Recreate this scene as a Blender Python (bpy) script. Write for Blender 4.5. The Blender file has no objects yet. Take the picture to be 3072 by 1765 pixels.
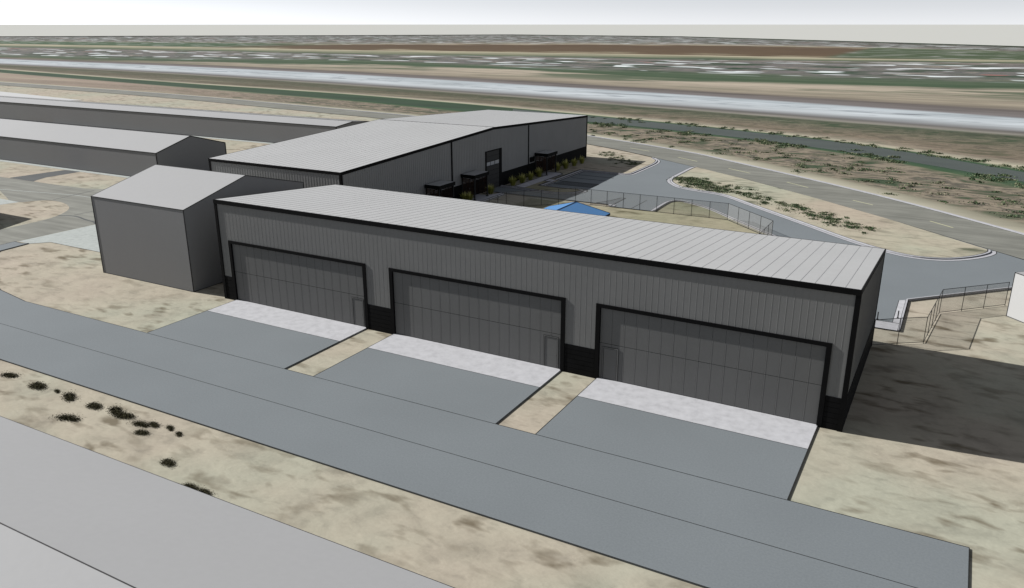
import bpy, math, random
from mathutils import Vector
random.seed(7)
R = math.radians

# ------------------------------------------------------------------ camera, sky, sun, exposure
scene = bpy.context.scene
col = scene.collection
cam_data = bpy.data.cameras.new('camera')
cam = bpy.data.objects.new('camera', cam_data)
col.objects.link(cam)
cam_data.sensor_fit = 'HORIZONTAL'
cam_data.sensor_width = 36.0
cam_data.lens = 36.0 * 2427.47 / 3072
cam_data.clip_start = 0.5
cam_data.clip_end = 120000
cam.location = (54.6, -46.892, 22.786)
cam.rotation_euler = (R(90) - 0.32188, 0, 0.50352)
scene.camera = cam

SUN_DIR = Vector((1.45, 0.165, -1.0)).normalized()      # the way the light travels
SUN_ELEV = math.asin(-SUN_DIR.z)
SUN_ROT = math.atan2(-SUN_DIR.x, -SUN_DIR.y)
world = bpy.data.worlds.new('World')
scene.world = world
world.use_nodes = True
wn, wl = world.node_tree.nodes, world.node_tree.links
wn.clear()
w_out = wn.new('ShaderNodeOutputWorld')
w_bg = wn.new('ShaderNodeBackground')
w_sky = wn.new('ShaderNodeTexSky')
w_sky.sky_type = 'NISHITA'
w_sky.sun_disc = False
w_sky.sun_elevation = SUN_ELEV
w_sky.sun_rotation = SUN_ROT
w_sky.altitude = 800
w_sky.air_density = 1.0
w_sky.dust_density = 0.6
w_sky.ozone_density = 1.0
w_hs = wn.new('ShaderNodeHueSaturation')
w_hs.inputs['Saturation'].default_value = 0.12
w_hs.inputs['Value'].default_value = 1.0
w_bg.inputs['Strength'].default_value = 0.062
wl.new(w_sky.outputs['Color'], w_hs.inputs['Color'])
# pale haze lying on the horizon all the way round
w_geo = wn.new('ShaderNodeNewGeometry')
w_sep = wn.new('ShaderNodeSeparateXYZ')
wl.new(w_geo.outputs['Incoming'], w_sep.inputs['Vector'])


def w_math(op, a, b=0.0):
    k = wn.new('ShaderNodeMath')
    k.operation = op
    for sck, v in zip(k.inputs, (a, b)):
        if isinstance(v, (int, float)):
            sck.default_value = v
        else:
            wl.new(v, sck)
    return k.outputs[0]


w_el = w_math('ABSOLUTE', w_sep.outputs['Z'])
w_haze = w_math('MULTIPLY', w_math('EXPONENT', w_math('MULTIPLY', w_el, -34.0)), 3.6)
w_mix = wn.new('ShaderNodeMix')
w_mix.data_type = 'RGBA'
w_mix.blend_type = 'ADD'
w_mix.inputs['Factor'].default_value = 1.0
w_hc = wn.new('ShaderNodeCombineColor')
for k_ in range(3):
    wl.new(w_haze, w_hc.inputs[k_])
w_tint = wn.new('ShaderNodeMix')
w_tint.data_type = 'RGBA'
w_tint.blend_type = 'MULTIPLY'
w_tint.inputs['Factor'].default_value = 1.0
w_tint.inputs['B'].default_value = (.945, .985, 1.07, 1)
wl.new(w_hs.outputs['Color'], w_tint.inputs['A'])
wl.new(w_tint.outputs['Result'], w_mix.inputs['A'])
wl.new(w_hc.outputs['Color'], w_mix.inputs['B'])
wl.new(w_mix.outputs['Result'], w_bg.inputs['Color'])
wl.new(w_bg.outputs['Background'], w_out.inputs['Surface'])

sun_data = bpy.data.lights.new('sun', 'SUN')
sun_data.energy = 5.0
sun_data.angle = R(0.5)
sun_data.color = (1.0, 0.985, 0.965)
sun = bpy.data.objects.new('sun', sun_data)
sun.rotation_euler = SUN_DIR.to_track_quat('-Z', 'Y').to_euler()
sun.location = (-40, -10, 60)
col.objects.link(sun)

vs = scene.view_settings
vs.view_transform = 'Standard'
vs.look = 'None'
vs.exposure = 0.62
vs.gamma = 1.0
vs.use_curve_mapping = False
scene.cycles.max_bounces = 6
scene.cycles.transparent_max_bounces = 16

# ------------------------------------------------------------------ materials
GAIN = 1.62


def lin(c):
    c /= 255.0
    return c / 12.92 if c <= 0.04045 else ((c + 0.055) / 1.055) ** 2.4


def alb(r, g, b, k=1.0):
    """base colour of a surface from a colour chip"""
    return (min(lin(r) / GAIN * k, .9), min(lin(g) / GAIN * k, .9), min(lin(b) / GAIN * k, .9), 1)


class NT:
    def __init__(self, name, rough=0.8, spec=0.2):
        self.m = bpy.data.materials.new(name)
        self.m.use_nodes = True
        self.n = self.m.node_tree.nodes
        self.l = self.m.node_tree.links
        self.b = self.n['Principled BSDF']
        self.b.inputs['Roughness'].default_value = rough
        self.b.inputs['Specular IOR Level'].default_value = spec
        self.coord = self.n.new('ShaderNodeTexCoord').outputs['Object']
        self.geo = self.n.new('ShaderNodeNewGeometry').outputs['Position']

    def map(self, scale=(1, 1, 1), rot=0, src=None):
        k = self.n.new('ShaderNodeMapping')
        k.inputs['Scale'].default_value = scale
        k.inputs['Rotation'].default_value = (0, 0, rot)
        self.l.new(src or self.geo, k.inputs['Vector'])
        return k.outputs['Vector']

    def noise(self, scale, detail=3, vec=None, rough=0.5, dist=0):
        k = self.n.new('ShaderNodeTexNoise')
        k.inputs['Scale'].default_value = scale
        k.inputs['Detail'].default_value = detail
        k.inputs['Roughness'].default_value = rough
        k.inputs['Distortion'].default_value = dist
        self.l.new(vec or self.geo, k.inputs['Vector'])
        return k.outputs['Fac']

    def ramp(self, fac, stops, mode='LINEAR'):
        k = self.n.new('ShaderNodeValToRGB')
        cr = k.color_ramp
        cr.interpolation = mode
        while len(cr.elements) < len(stops):
            cr.elements.new(1.0)
        for e, (p, c) in zip(cr.elements, stops):
            e.position = p
            e.color = c if not isinstance(c, (int, float)) else (c, c, c, 1)
        self.l.new(fac, k.inputs['Fac'])
        return k.outputs['Color']

    def mix(self, fac, a, b, mode='MIX'):
        k = self.n.new('ShaderNodeMix')
        k.data_type = 'RGBA'
        k.blend_type = mode
        for s, v in ((k.inputs['Factor'], fac), (k.inputs['A'], a), (k.inputs['B'], b)):
            if isinstance(v, (int, float)):
                s.default_value = v if s.type == 'VALUE' else (v, v, v, 1)
            elif isinstance(v, tuple):
                s.default_value = v
            else:
                self.l.new(v, s)
        return k.outputs['Result']

    def math(self, op, a, b=0.0, clamp=False):
        k = self.n.new('ShaderNodeMath')
        k.operation = op
        k.use_clamp = clamp
        for s, v in zip(k.inputs, (a, b)):
            if isinstance(v, (int, float)):
                s.default_value = v
            else:
                self.l.new(v, s)
        return k.outputs[0]

    def color(self, c):
        if isinstance(c, tuple):
            self.b.inputs['Base Color'].default_value = c
        else:
            self.l.new(c, self.b.inputs['Base Color'])

    def bump(self, h, strength=0.3, dist=0.05):
        k = self.n.new('ShaderNodeBump')
        k.inputs['Strength'].default_value = strength
        k.inputs['Distance'].default_value = dist
        self.l.new(h, k.inputs['Height'])
        self.l.new(k.outputs['Normal'], self.b.inputs['Normal'])


def speckled(name, c, rough=.8, var=.06, scale=.4, fine=0, fine_scale=12, spec=.2):
    t = NT(name, rough, spec)
    f = t.noise(scale, 4)
    o = t.ramp(f, [(.3, tuple(v * (1 - var) for v in c[:3]) + (1,)), (.7, tuple(v * (1 + var) for v in c[:3]) + (1,))])
    if fine:
        g = t.noise(fine_scale, 2)
        o = t.mix(1.0, o, t.ramp(g, [(.25, 1 - fine), (.75, 1 + fine)]), 'MULTIPLY')
    t.color(o)
    return t.m


def flat(name, c, rough=.8, spec=.2):
    t = NT(name, rough, spec)
    t.color(c)
    return t.m


M = {}
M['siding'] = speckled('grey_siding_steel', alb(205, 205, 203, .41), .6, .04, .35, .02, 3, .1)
M['rear_siding'] = speckled('rear_siding_steel', alb(205, 205, 204, .56), .6, .04, .35, .02, 3, .1)
M['door_skin'] = speckled('door_skin_steel', alb(205, 205, 203, .31), .6, .04, .3, .02, 3, .1)
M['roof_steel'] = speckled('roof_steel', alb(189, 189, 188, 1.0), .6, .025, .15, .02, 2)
M['seam'] = flat('roof_seam_steel', alb(172, 172, 172, .95), .6)
M['black'] = speckled('black_trim_steel', (.0048, .0048, .005, 1), .7, .15, 1.5, spec=.06)
M['plank'] = speckled('black_plank', (.0055, .0055, .0058, 1), .75, .25, 2.0, spec=.06)
M['groove'] = flat('groove_shadow_gap', (.004, .004, .004, 1), .9, .02)
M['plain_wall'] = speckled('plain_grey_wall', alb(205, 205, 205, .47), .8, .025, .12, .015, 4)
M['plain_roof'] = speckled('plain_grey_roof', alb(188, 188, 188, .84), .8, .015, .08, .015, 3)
M['line'] = flat('dark_edge_sealant', (.012, .012, .012, 1), .9)
M['flashing'] = flat('dark_edge_flashing', (.02, .02, .02, 1), .7)
M['white_wall'] = speckled('white_block_wall', alb(200, 200, 199), .8, .02, .3)
M['blue_roof'] = speckled('blue_metal_roof', alb(92, 146, 202, .92), .6, .02, .6)
M['wood'] = speckled('red_brown_wood', (.045, .022, .014, 1), .7, .4, 3)
M['glass'] = flat('pale_glass', (.30, .31, .33, 1), .15, .5)
M['canopy_top'] = speckled('canopy_membrane', alb(200, 200, 200, .8), .8, .05, 1)
M['post'] = flat('dark_post_steel', (.016, .016, .017, 1), .6)
M['paint_pale'] = speckled('pale_yellow_paint', alb(196, 194, 160), .8, .1, .8)
M['paint_dark'] = flat('dark_marking', (.012, .012, .012, 1), .8)
M['grass'] = None


def asphalt(name, c):
    t = NT(name, .85, .15)
    f = t.noise(.12, 4)
    o = t.ramp(f, [(.3, tuple(v * .96 for v in c[:3]) + (1,)), (.7, tuple(v * 1.04 for v in c[:3]) + (1,))])
    g = t.noise(9, 2, rough=.7)
    o = t.mix(1.0, o, t.ramp(g, [(.3, .93), (.7, 1.07)]), 'MULTIPLY')
    t.color(o)
    t.bump(t.noise(30, 2), .25, .01)
    return t.m


def concrete(name, c):
    t = NT(name, .85, .15)
    f = t.noise(1.6, 5, rough=.65)
    o = t.ramp(f, [(.32, tuple(v * .86 for v in c[:3]) + (1,)), (.5, c), (.68, tuple(min(v * 1.09, .9) for v in c[:3]) + (1,))])
    t.color(o)
    t.bump(t.noise(22, 3), .2, .01)
    return t.m


M['asphalt'] = asphalt('blue_grey_asphalt', alb(128, 134, 137))
M['concrete'] = concrete('pale_concrete', alb(199, 199, 202))
M['kerb'] = concrete('kerb_concrete', alb(188, 188, 192))
M['walk'] = concrete('walk_concrete', alb(205, 204, 210))
M['pale_pad'] = concrete('worn_pale_concrete', alb(182, 187, 183))


def old_asphalt(name, c, rot):
    t = NT(name, .9, .1)
    v = t.map((.06, .9, 1), rot)
    f = t.noise(1.0, 4, v, .6)
    o = t.ramp(f, [(.3, tuple(x * .80 for x in c[:3]) + (1,)), (.5, c), (.72, tuple(x * 1.25 for x in c[:3]) + (1,))])
    g = t.noise(.25, 4)
    o = t.mix(1.0, o, t.ramp(g, [(.3, .9), (.7, 1.1)]), 'MULTIPLY')
    t.color(o)
    return t.m


M['old_road'] = old_asphalt('worn_grey_asphalt', alb(140, 140, 132), R(-12))
M['road'] = old_asphalt('worn_road_asphalt', alb(134, 134, 126), R(37))
M['patch_asphalt'] = speckled('dark_patch_asphalt', alb(88, 90, 90), .9, .08, .4)


def dirt_material(name, base, pale, pink, dark, amount=1.0, sscale=(.75, 1.15, 1), srot=R(25), zscale=.09, soft=1.5):
    t = NT(name, .95, .05)
    big = t.noise(.055, 4, rough=.55)
    mid = t.noise(.33, 5, rough=.6, dist=.6)
    o = t.ramp(big, [(.34, pink), (.5, base), (.64, pale)])
    o = t.mix(1.0, o, t.ramp(mid, [(.26, .74), (.46, .97), (.60, 1.03), (.76, 1.10)]), 'MULTIPLY')
    lo = t.noise(.85, 3, t.map((.8, 1.5, 1), R(18)), .55, .3)
    o = t.mix(1.0, o, t.ramp(lo, [(.30, .84), (.45, 1.0), (.7, 1.04)]), 'MULTIPLY')
    t.bump(lo, .5, .12)
    v = t.map(sscale, srot)
    sp = t.noise(.62, soft, v, .5, .2)
    zone = t.noise(zscale, 2)
    k = t.math('MULTIPLY', t.ramp(sp, [(.53, 0.0), (.68, 1.0)]), t.ramp(zone, [(.42, .08), (.58, min(1, .8 * amount))]))
    o = t.mix(k, o, dark)
    fine = t.noise(5, 3)
    o = t.mix(1.0, o, t.ramp(fine, [(.3, .965), (.7, 1.035)]), 'MULTIPLY')
    t.color(o)
    return t.m


M['dirt'] = dirt_material('sandy_dirt', alb(186, 178, 160), alb(181, 180, 162), alb(188, 176, 160), alb(106, 95, 76), 1.0, (.65, 1.35, 1), R(22), .10, 2.6)
M['scrub_dirt'] = dirt_material('scrubby_dirt', alb(184, 178, 158), alb(178, 180, 160), alb(186, 174, 156), alb(70, 78, 60), 1.35, (.30, .95, 1), R(40), 0.06, 3)
M['green_dirt'] = dirt_material('mottled_dirt', alb(164, 158, 134), alb(150, 150, 124), alb(176, 168, 146), alb(104, 100, 78), 1.3, (.35, .8, 1), R(20), 0.14, 3)


def terrain_material():
    t = NT('far_terrain', .95, .05)
    at = t.n.new('ShaderNodeAttribute')
    at.attribute_name = 'band'
    b = at.outputs['Fac']
    # wobble of the field edges, none on the paved strips
    v = t.map((.012, .03, .03), R(8))
    w = t.noise(1.0, 5, v, .6)
    wob = t.math('MULTIPLY', t.math('SUBTRACT', w, .5), .9)
    paved = t.ramp(t.math('DIVIDE', b, 17.0), [(2.6 / 17, 1.0), (2.9 / 17, .3), (4.3 / 17, .3), (5.2 / 17, 1.0), (6.4 / 17, .9), (7.0 / 17, 0.06), (10.1 / 17, .06), (10.5 / 17, .8), (1, 1.0)])
    bb = t.math('DIVIDE', t.math('ADD', b, t.math('MULTIPLY', wob, paved)), 17.0)
    S = [(0, (190, 185, 166)), (1.15, (128, 124, 106)), (1.8, (104, 104, 88)), (2.05, (126, 126, 104)), (2.25, (62, 90, 62)),
         (3.0, (62, 84, 66)), (3.05, (68, 84, 68)), (4.0, (66, 84, 66)), (4.2, (62, 88, 62)), (4.5, (188, 182, 160)), (4.9, (176, 168, 150)),
         (5.2, (126, 112, 96)), (6.1, (66, 80, 60)), (6.75, (64, 78, 60)), (7.05, (146, 142, 132)), (7.35, (108, 104, 101)), 
         (8.14, (200, 206, 209)), (8.88, (188, 196, 200)), (9.08, (128, 122, 120)), (9.9, (110, 103, 98)), (10.15, (160, 150, 132)), (10.85, (188, 176, 158)),
         (11.2, (70, 88, 66)), (12.0, (92, 104, 84)), (12.3, (118, 118, 108)), (12.95, (150, 138, 126)), (13.05, (66, 86, 66)), (13.9, (186, 178, 152)), (14.05, (104, 88, 70)), (14.8, (98, 82, 66)), (15.0, (176, 164, 142)), (15.3, (112, 108, 100))]
    o = t.ramp(bb, [(p / 17.0, alb(*c)) for p, c in S])
    # streaky field variation
    v2 = t.map((.02, .12, .1), R(12))
    n2 = t.noise(1.0, 5, v2, .65)
    o = t.mix(1.0, o, t.ramp(n2, [(.28, .72), (.5, 1.0), (.75, 1.22)]), 'MULTIPLY')
    # rubble and sagebrush between the road and the canal
    v3 = t.map((.10, .26, .2), R(35))
    n3 = t.noise(1.0, 6, v3, .7, .5)
    zone = t.ramp(t.math('DIVIDE', b, 17.0), [(.75 / 17, 0.0), (1.1 / 17, 1.0), (1.85 / 17, 1.0), (2.2 / 17, 0.15), (3.0 / 17, 0.0), (4.3 / 17, 0.0), (5.2 / 17, .5), (5.9 / 17, .5), (6.9 / 17, .2), (7.05 / 17, 0.0)])
    rub = t.ramp(n3, [(.30, alb(38, 56, 42)), (.40, alb(72, 88, 66)), (.46, alb(112, 104, 92)), (.52, alb(158, 146, 128)), (.58, alb(86, 82, 76)), (.66, alb(128, 128, 108)), (.74, alb(192, 186, 164))])
    o = t.mix(t.math('MULTIPLY', zone, .95), o, rub)
    # marks along the pale motorway strip
    v4 = t.map((.07, .42, .3), R(12))
    n4 = t.noise(1.0, 2, v4, .5)
    zone4 = t.ramp(t.math('DIVIDE', b, 17.0), [(8.1 / 17, 0.0), (8.2 / 17, .85), (8.62 / 17, .7), (8.75 / 17, 0.0)])
    o = t.mix(t.math('MULTIPLY', zone4, t.ramp(n4, [(.60, 0.0), (.66, 1.0)])), o, alb(70, 76, 88))
    sx = t.n.new('ShaderNodeSeparateXYZ')
    t.l.new(t.geo, sx.inputs[0])
    X = sx.outputs['X']
    # darker olive scrub in the west, below the motorway
    west = t.ramp(t.math('MULTIPLY', t.math('ADD', X, 520.0), 1 / 560.0, True), [(.0, .75), (.7, .6), (.95, 0.0)])
    zo = t.ramp(t.math('DIVIDE', b, 17.0), [(4.6 / 17, 0.0), (5.1 / 17, .8), (6.9 / 17, .9), (7.2 / 17, 0.0)])
    olive = t.ramp(t.noise(1.0, 4, t.map((.01, .10, .1), R(10)), .6), [(.34, alb(70, 76, 58)), (.48, alb(104, 98, 82)), (.56, alb(86, 90, 74)), (.66, alb(146, 140, 120))])
    o = t.mix(t.math('MULTIPLY', west, zo), o, olive)
    zp = t.ramp(t.math('DIVIDE', b, 17.0), [(.3 / 17, 0.0), (.9 / 17, .8), (2.5 / 17, .8), (2.9 / 17, 0.0)])
    pinkish = t.ramp(t.noise(1.0, 4, t.map((.008, .07, .1), R(12)), .55), [(.36, alb(150, 136, 122)), (.5, alb(166, 148, 134)), (.62, alb(182, 170, 150))])
    west2 = t.ramp(t.math('MULTIPLY', t.math('ADD', X, 300.0), 1 / 240.0, True), [(.2, 1.0), (.8, 0.0)])
    o = t.mix(t.math('MULTIPLY', west2, zp), o, pinkish)
    # streaks and broken edges in the pale strip and in the tan ground above it
    st = t.noise(1.0, 5, t.map((.03, .22, .2), R(12)), .65)
    zs = t.ramp(t.math('DIVIDE', b, 17.0), [(7.9 / 17, 0.0), (8.2 / 17, .9), (8.8 / 17, .9), (9.1 / 17, .2), (10.1 / 17, .8), (10.9 / 17, .9), (11.1 / 17, 0.0)])
    o = t.mix(zs, o, t.mix(1.0, o, t.ramp(st, [(.30, .50), (.44, .90), (.55, 1.03), (.64, .86), (.76, .60)]), 'MULTIPLY'))
    zt_ = t.ramp(t.math('DIVIDE', b, 17.0), [(10.0 / 17, 0.0), (10.2 / 17, .95), (11.1 / 17, .95), (11.4 / 17, 0.0)])
    we = t.ramp(t.math('MULTIPLY', t.math('ADD', X, 600.0), 1 / 400.0, True), [(.3, 1.0), (.75, 0.0)])
    o = t.mix(t.math('MULTIPLY', zt_, we), o, olive)
    zg = t.ramp(t.math('DIVIDE', b, 17.0), [(10.2 / 17, 0.0), (10.6 / 17, .8), (11.2 / 17, .9), (12.0 / 17, .5), (12.2 / 17, 0.0)])
    gm_ = t.ramp(t.noise(1.0, 4, t.map((.011, .045, .1), R(11)), .6), [(.47, 0.0), (.56, 1.0)])
    o = t.mix(t.math('MULTIPLY', zg, gm_), o, alb(74, 92, 70))
    # the town: yards, lots and trees, with pale and red roofs among them
    tv = t.map((.020, .042, .05), R(12))
    town = t.ramp(t.noise(1.0, 5, tv, .68, .3), [(.30, alb(36, 58, 42)), (.43, alb(56, 78, 60)), (.47, alb(108, 106, 102)), (.53, alb(126, 120, 118)), (.57, alb(84, 90, 90)), (.62, alb(160, 150, 138)), (.68, alb(60, 82, 62))])
    pale = t.noise(1.0, 1, t.map((.034, .075, .05), R(12)), .5)
    town = t.mix(t.ramp(pale, [(.60, 0.0), (.63, 1.0)]), town, alb(236, 242, 242))
    redn = t.noise(1.0, 2, t.map((.025, .06, .05), R(9)), .4)
    town = t.mix(t.ramp(redn, [(.70, 0.0), (.735, .75)]), town, alb(176, 100, 90))
    zone5 = t.ramp(t.math('DIVIDE', t.math('ADD', b, t.math('MULTIPLY', wob, .5)), 17.0), [(11.95 / 17, 0.0), (12.2 / 17, .9), (12.85 / 17, .9), (13.1 / 17, .0), (14.9 / 17, 0.0), (15.1 / 17, .85), (15.7 / 17, .75), (16 / 17, .55)])
    o = t.mix(zone5, o, town)
    # the brown field gives way to green in the west and to yards in the east
    zb = t.ramp(t.math('DIVIDE', b, 17.0), [(13.9 / 17, 0.0), (14.05 / 17, 1.0), (14.95 / 17, 1.0), (15.1 / 17, 0.0)])
    gw = t.ramp(t.math('MULTIPLY', t.math('ADD', X, 1000.0), 1 / 1000.0, True), [(.30, 1.0), (.42, 0.0), (.955, 0.0), (.965, 0.8)])
    o = t.mix(t.math('MULTIPLY', zb, gw), o, t.mix(t.ramp(pale, [(.58, 0.0), (.64, .8)]), alb(78, 98, 74), alb(176, 178, 172)))
    t.color(o)
    return t.m


M['terrain'] = terrain_material()
M['plain'] = flat('far_plain_dust', alb(206, 206, 200), .95, .0)


def water_material():
    t = NT('canal_water', .55, .15)
    f = t.noise(1, 3, t.map((.05, .25, 1), R(25)))
    t.color(t.ramp(f, [(.3, alb(76, 82, 78)), (.7, alb(84, 92, 86))]))
    return t.m


M['canal'] = water_material()


def blade_material():
    t = NT('ornamental_grass', .7, .2)
    at = t.n.new('ShaderNodeAttribute')
    at.attribute_name = 'tint'
    t.color(t.ramp(at.outputs['Fac'], [(0, (.09, .10, .02, 1)), (.5, (.36, .36, .07, 1)), (1, (.7, .64, .3, 1))]))
    return t.m


M['grass'] = blade_material()
_t = NT('dark_sagebrush', .95, .05)
_a = _t.n.new('ShaderNodeAttribute')
_a.attribute_name = 'tint'
_t.color(_t.ramp(_a.outputs['Fac'], [(0, (.018, .017, .009, 1)), (.7, (.045, .042, .022, 1)), (1, (.11, .10, .06, 1))]))
M['bush'] = _t.m


def mesh_fence_material():
    t = NT('chain_link', .6, .3)
    t.color((.24, .235, .22, 1))
    tr = t.n.new('ShaderNodeBsdfTransparent')
    mx = t.n.new('ShaderNodeMixShader')
    mx.inputs['Fac'].default_value = 0.27
    t.l.new(tr.outputs[0], mx.inputs[1])
    t.l.new(t.b.outputs[0], mx.inputs[2])
    t.l.new(mx.outputs[0], t.n['Material Output'].inputs['Surface'])
    return t.m


M['chain_link'] = mesh_fence_material()

# ------------------------------------------------------------------ mesh helpers
class MB:
    """collects boxes, prisms and sheets into one mesh"""
    def __init__(self):
        self.v, self.f = [], []

    def add(self, vs, fs):
        o = len(self.v)
        self.v += [tuple(p) for p in vs]
        self.f += [tuple(i + o for i in f) for f in fs]
        return self

    def box(self, x0, x1, y0, y1, z0, z1):
        return self.add([(x0, y0, z0), (x1, y0, z0), (x1, y1, z0), (x0, y1, z0), (x0, y0, z1), (x1, y0, z1), (x1, y1, z1), (x0, y1, z1)],
                        [(3, 2, 1, 0), (4, 5, 6, 7), (0, 1, 5, 4), (1, 2, 6, 5), (2, 3, 7, 6), (3, 0, 4, 7)])

    def hexa(self, bottom, top):
        """four bottom and four top points, both counter-clockwise from above"""
        return self.add(list(bottom) + list(top), [(3, 2, 1, 0), (4, 5, 6, 7), (0, 1, 5, 4), (1, 2, 6, 5), (2, 3, 7, 6), (3, 0, 4, 7)])

    def prism(self, poly, z0, z1):
        """poly: (x, y) counter-clockwise"""
        n = len(poly)
        vs = [(x, y, z0) for x, y in poly] + [(x, y, z1) for x, y in poly]
        fs = [tuple(range(n - 1, -1, -1)), tuple(range(n, 2 * n))] + [(i, (i + 1) % n, n + (i + 1) % n, n + i) for i in range(n)]
        return self.add(vs, fs)

    def sheet(self, poly, z):
        return self.add([(x, y, z) for x, y in poly], [tuple(range(len(poly)))])

    def bar(self, a, b, w, h=None):
        """square bar from a to b"""
        h = h or w
        a, b = Vector(a), Vector(b)
        d = (b - a).normalized()
        up = Vector((0, 0, 1)) if abs(d.z) < .95 else Vector((0, 1, 0))
        s = d.cross(up).normalized() * (w / 2)
        u = s.cross(d).normalized() * (h / 2)
        vs = [a - s - u, a + s - u, a + s + u, a - s + u, b - s - u, b + s - u, b + s + u, b - s + u]
        return self.add(vs, [(0, 1, 2, 3), (7, 6, 5, 4), (0, 4, 5, 1), (1, 5, 6, 2), (2, 6, 7, 3), (3, 7, 4, 0)])

    def mesh(self, name, mat):
        me = bpy.data.meshes.new(name)
        me.from_pydata(self.v, [], self.f)
        me.validate()
        if mat:
            me.materials.append(mat)
        me.update()
        return me

    def build(self, name, mat, parent=None):
        return put(name, self.mesh(name, mat), parent)


def put(name, me, parent=None, loc=None, rz=None):
    o = bpy.data.objects.new(name, me)
    col.objects.link(o)
    if parent:
        o.parent = parent
    if loc is not None:
        o.location = loc
    if rz is not None:
        o.rotation_euler = (0, 0, rz)
    return o


def tag(o, label=None, cat=None, group=None, kind=None):
    for k, v in (('label', label), ('category', cat), ('group', group), ('kind', kind)):
        if v:
            o[k] = v
    return o


def empty(name, loc=(0, 0, 0), rz=0):
    o = bpy.data.objects.new(name, None)
    o.empty_display_size = .5
    o.location = loc
    o.rotation_euler = (0, 0, rz)
    col.objects.link(o)
    return o


def offset(pts, d, closed=False):
    """polyline moved d to its left"""
    out = []
    n = len(pts)
    for i in range(n):
        p = Vector(pts[i])
        a = Vector(pts[i - 1]) if (i > 0 or closed) else None
        b = Vector(pts[(i + 1) % n]) if (i < n - 1 or closed) else None
        ns = []
        if a is not None:
            t = (p - a).normalized()
            ns.append(Vector((-t.y, t.x)))
        if b is not None:
            t = (b - p).normalized()
            ns.append(Vector((-t.y, t.x)))
        m = ns[0] if len(ns) == 1 else (ns[0] + ns[1])
        m.normalize()
        k = m.dot(ns[0])
        q = p + m * (d / max(k, .5))
        out.append((q.x, q.y))
    return out


def ribbon(mb, pts, d0, d1, z0, z1=None, closed=False):
    """strip along pts between two offsets; a slab when z1 is given"""
    A, B = offset(pts, d0, closed), offset(pts, d1, closed)
    n = len(pts)
    for i in range(n if closed else n - 1):
        j = (i + 1) % n
        q = [A[i], A[j], B[j], B[i]]
        if z1 is None:
            mb.sheet(q, z0)
        else:
            mb.hexa([(x, y, z0) for x, y in q], [(x, y, z1) for x, y in q])
    return mb


def smooth(pts, it=2):
    for _ in range(it):
        q = [pts[0]]
        for a, b in zip(pts, pts[1:]):
            q += [(a[0] * .75 + b[0] * .25, a[1] * .75 + b[1] * .25), (a[0] * .25 + b[0] * .75, a[1] * .25 + b[1] * .75)]
        q.append(pts[-1])
        pts = q
    return pts


def struct(name, mb, mat, parent=None):
    o = mb.build(name, mat, parent)
    if not parent:
        o['kind'] = 'structure'
    return o


# ------------------------------------------------------------------ ground and far country
mb = MB()
ring = [(60000 * math.cos(R(a)), 60000 * math.sin(R(a))) for a in range(0, 360, 6)]
struct('plain', mb.sheet(ring, -2.5), M['plain'])
struct('ground', MB().sheet([(-900, -160), (320, -160), (320, 40), (100, 60), (60, 90), (-20, 140), (-140, 190), (-330, 240), (-900, 420)], -.08), M['dirt'])

CURVES = [
    [(-298, 153), (-185, 146), (-100, 134), (-39, 124), (9, 103), (42, 79), (62, 60)],
    [(-310, 161), (-191, 150), (-104, 139), (-41, 127), (6, 110), (41, 86), (63, 67)],
    [(-361, 190), (-214, 169), (-118, 156), (-49, 140), (0, 130), (38, 113), (64, 91)],
    [(-373, 197), (-220, 174), (-122, 160), (-51, 145), (-1, 133), (37, 117), (64, 98)],
    [(-392, 208), (-232, 185), (-134, 174), (-58, 158), (-4, 144), (36, 129), (64, 108)],
    [(-413, 220), (-243, 193), (-139, 181), (-63, 166), (-6, 150), (35, 135), (65, 117)],
    [(-435, 233), (-270, 216), (-152, 195), (-71, 182), (-12, 170), (32, 158), (66, 149)],
    [(-452, 243), (-285, 228), (-165, 210), (-78, 194), (-15, 180), (31, 169), (66, 161)],
    [(-479, 259), (-308, 247), (-181, 229), (-88, 212), (-21, 199), (29, 187), (67, 178)],
    [(-537, 293), (-352, 283), (-213, 268), (-107, 247), (-31, 230), (25, 214), (68, 201)],
    [(-559, 305), (-375, 301), (-229, 287), (-118, 267), (-37, 249), (23, 235), (69, 225)],
    [(-574, 314), (-402, 323), (-280, 347), (-160, 343), (-55, 306), (14, 303), (72, 315)],
    [(-593, 325), (-428, 345), (-316, 389), (-171, 362), (-69, 351), (9, 342), (73, 347)],
    [(-842, 470), (-590, 478), (-396, 484), (-247, 500), (-121, 514), (-15, 536), (81, 556)],
    [(-998, 560), (-708, 575), (-473, 576), (-299, 595), (-149, 603), (-21, 590), (83, 609)],
    [(-1167, 659), (-860, 700), (-600, 760), (-447, 864), (-253, 931), (-63, 900), (90, 810)],
    [(-1555, 884), (-1348, 1099), (-1104, 1324), (-859, 1611), (-433, 1502), (-92, 1167), (96, 975)],
]


def extend(c):
    a, z = Vector(c[0]), Vector(c[-1])
    k = 260 + .2 * abs(a.y)
    p = a + Vector((-.95, .31)) * k
    q = z + Vector((.78, -.62)) * 260
    return [tuple(p)] + list(c) + [tuple(q)]


def resample(c, n_seg):
    """Catmull-Rom through the points"""
    pts = [Vector(p) for p in c]
    out = []
    for i in range(len(pts) - 1):
        p0, p1, p2, p3 = pts[max(i - 1, 0)], pts[i], pts[i + 1], pts[min(i + 2, len(pts) - 1)]
        for k in range(n_seg):
            t = k / n_seg
            out.append(.5 * ((2 * p1) + (p2 - p0) * t + (2 * p0 - 5 * p1 + 4 * p2 - p3) * t * t + (3 * p1 - p0 - 3 * p2 + p3) * t ** 3))
    out.append(pts[-1])
    return out


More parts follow.
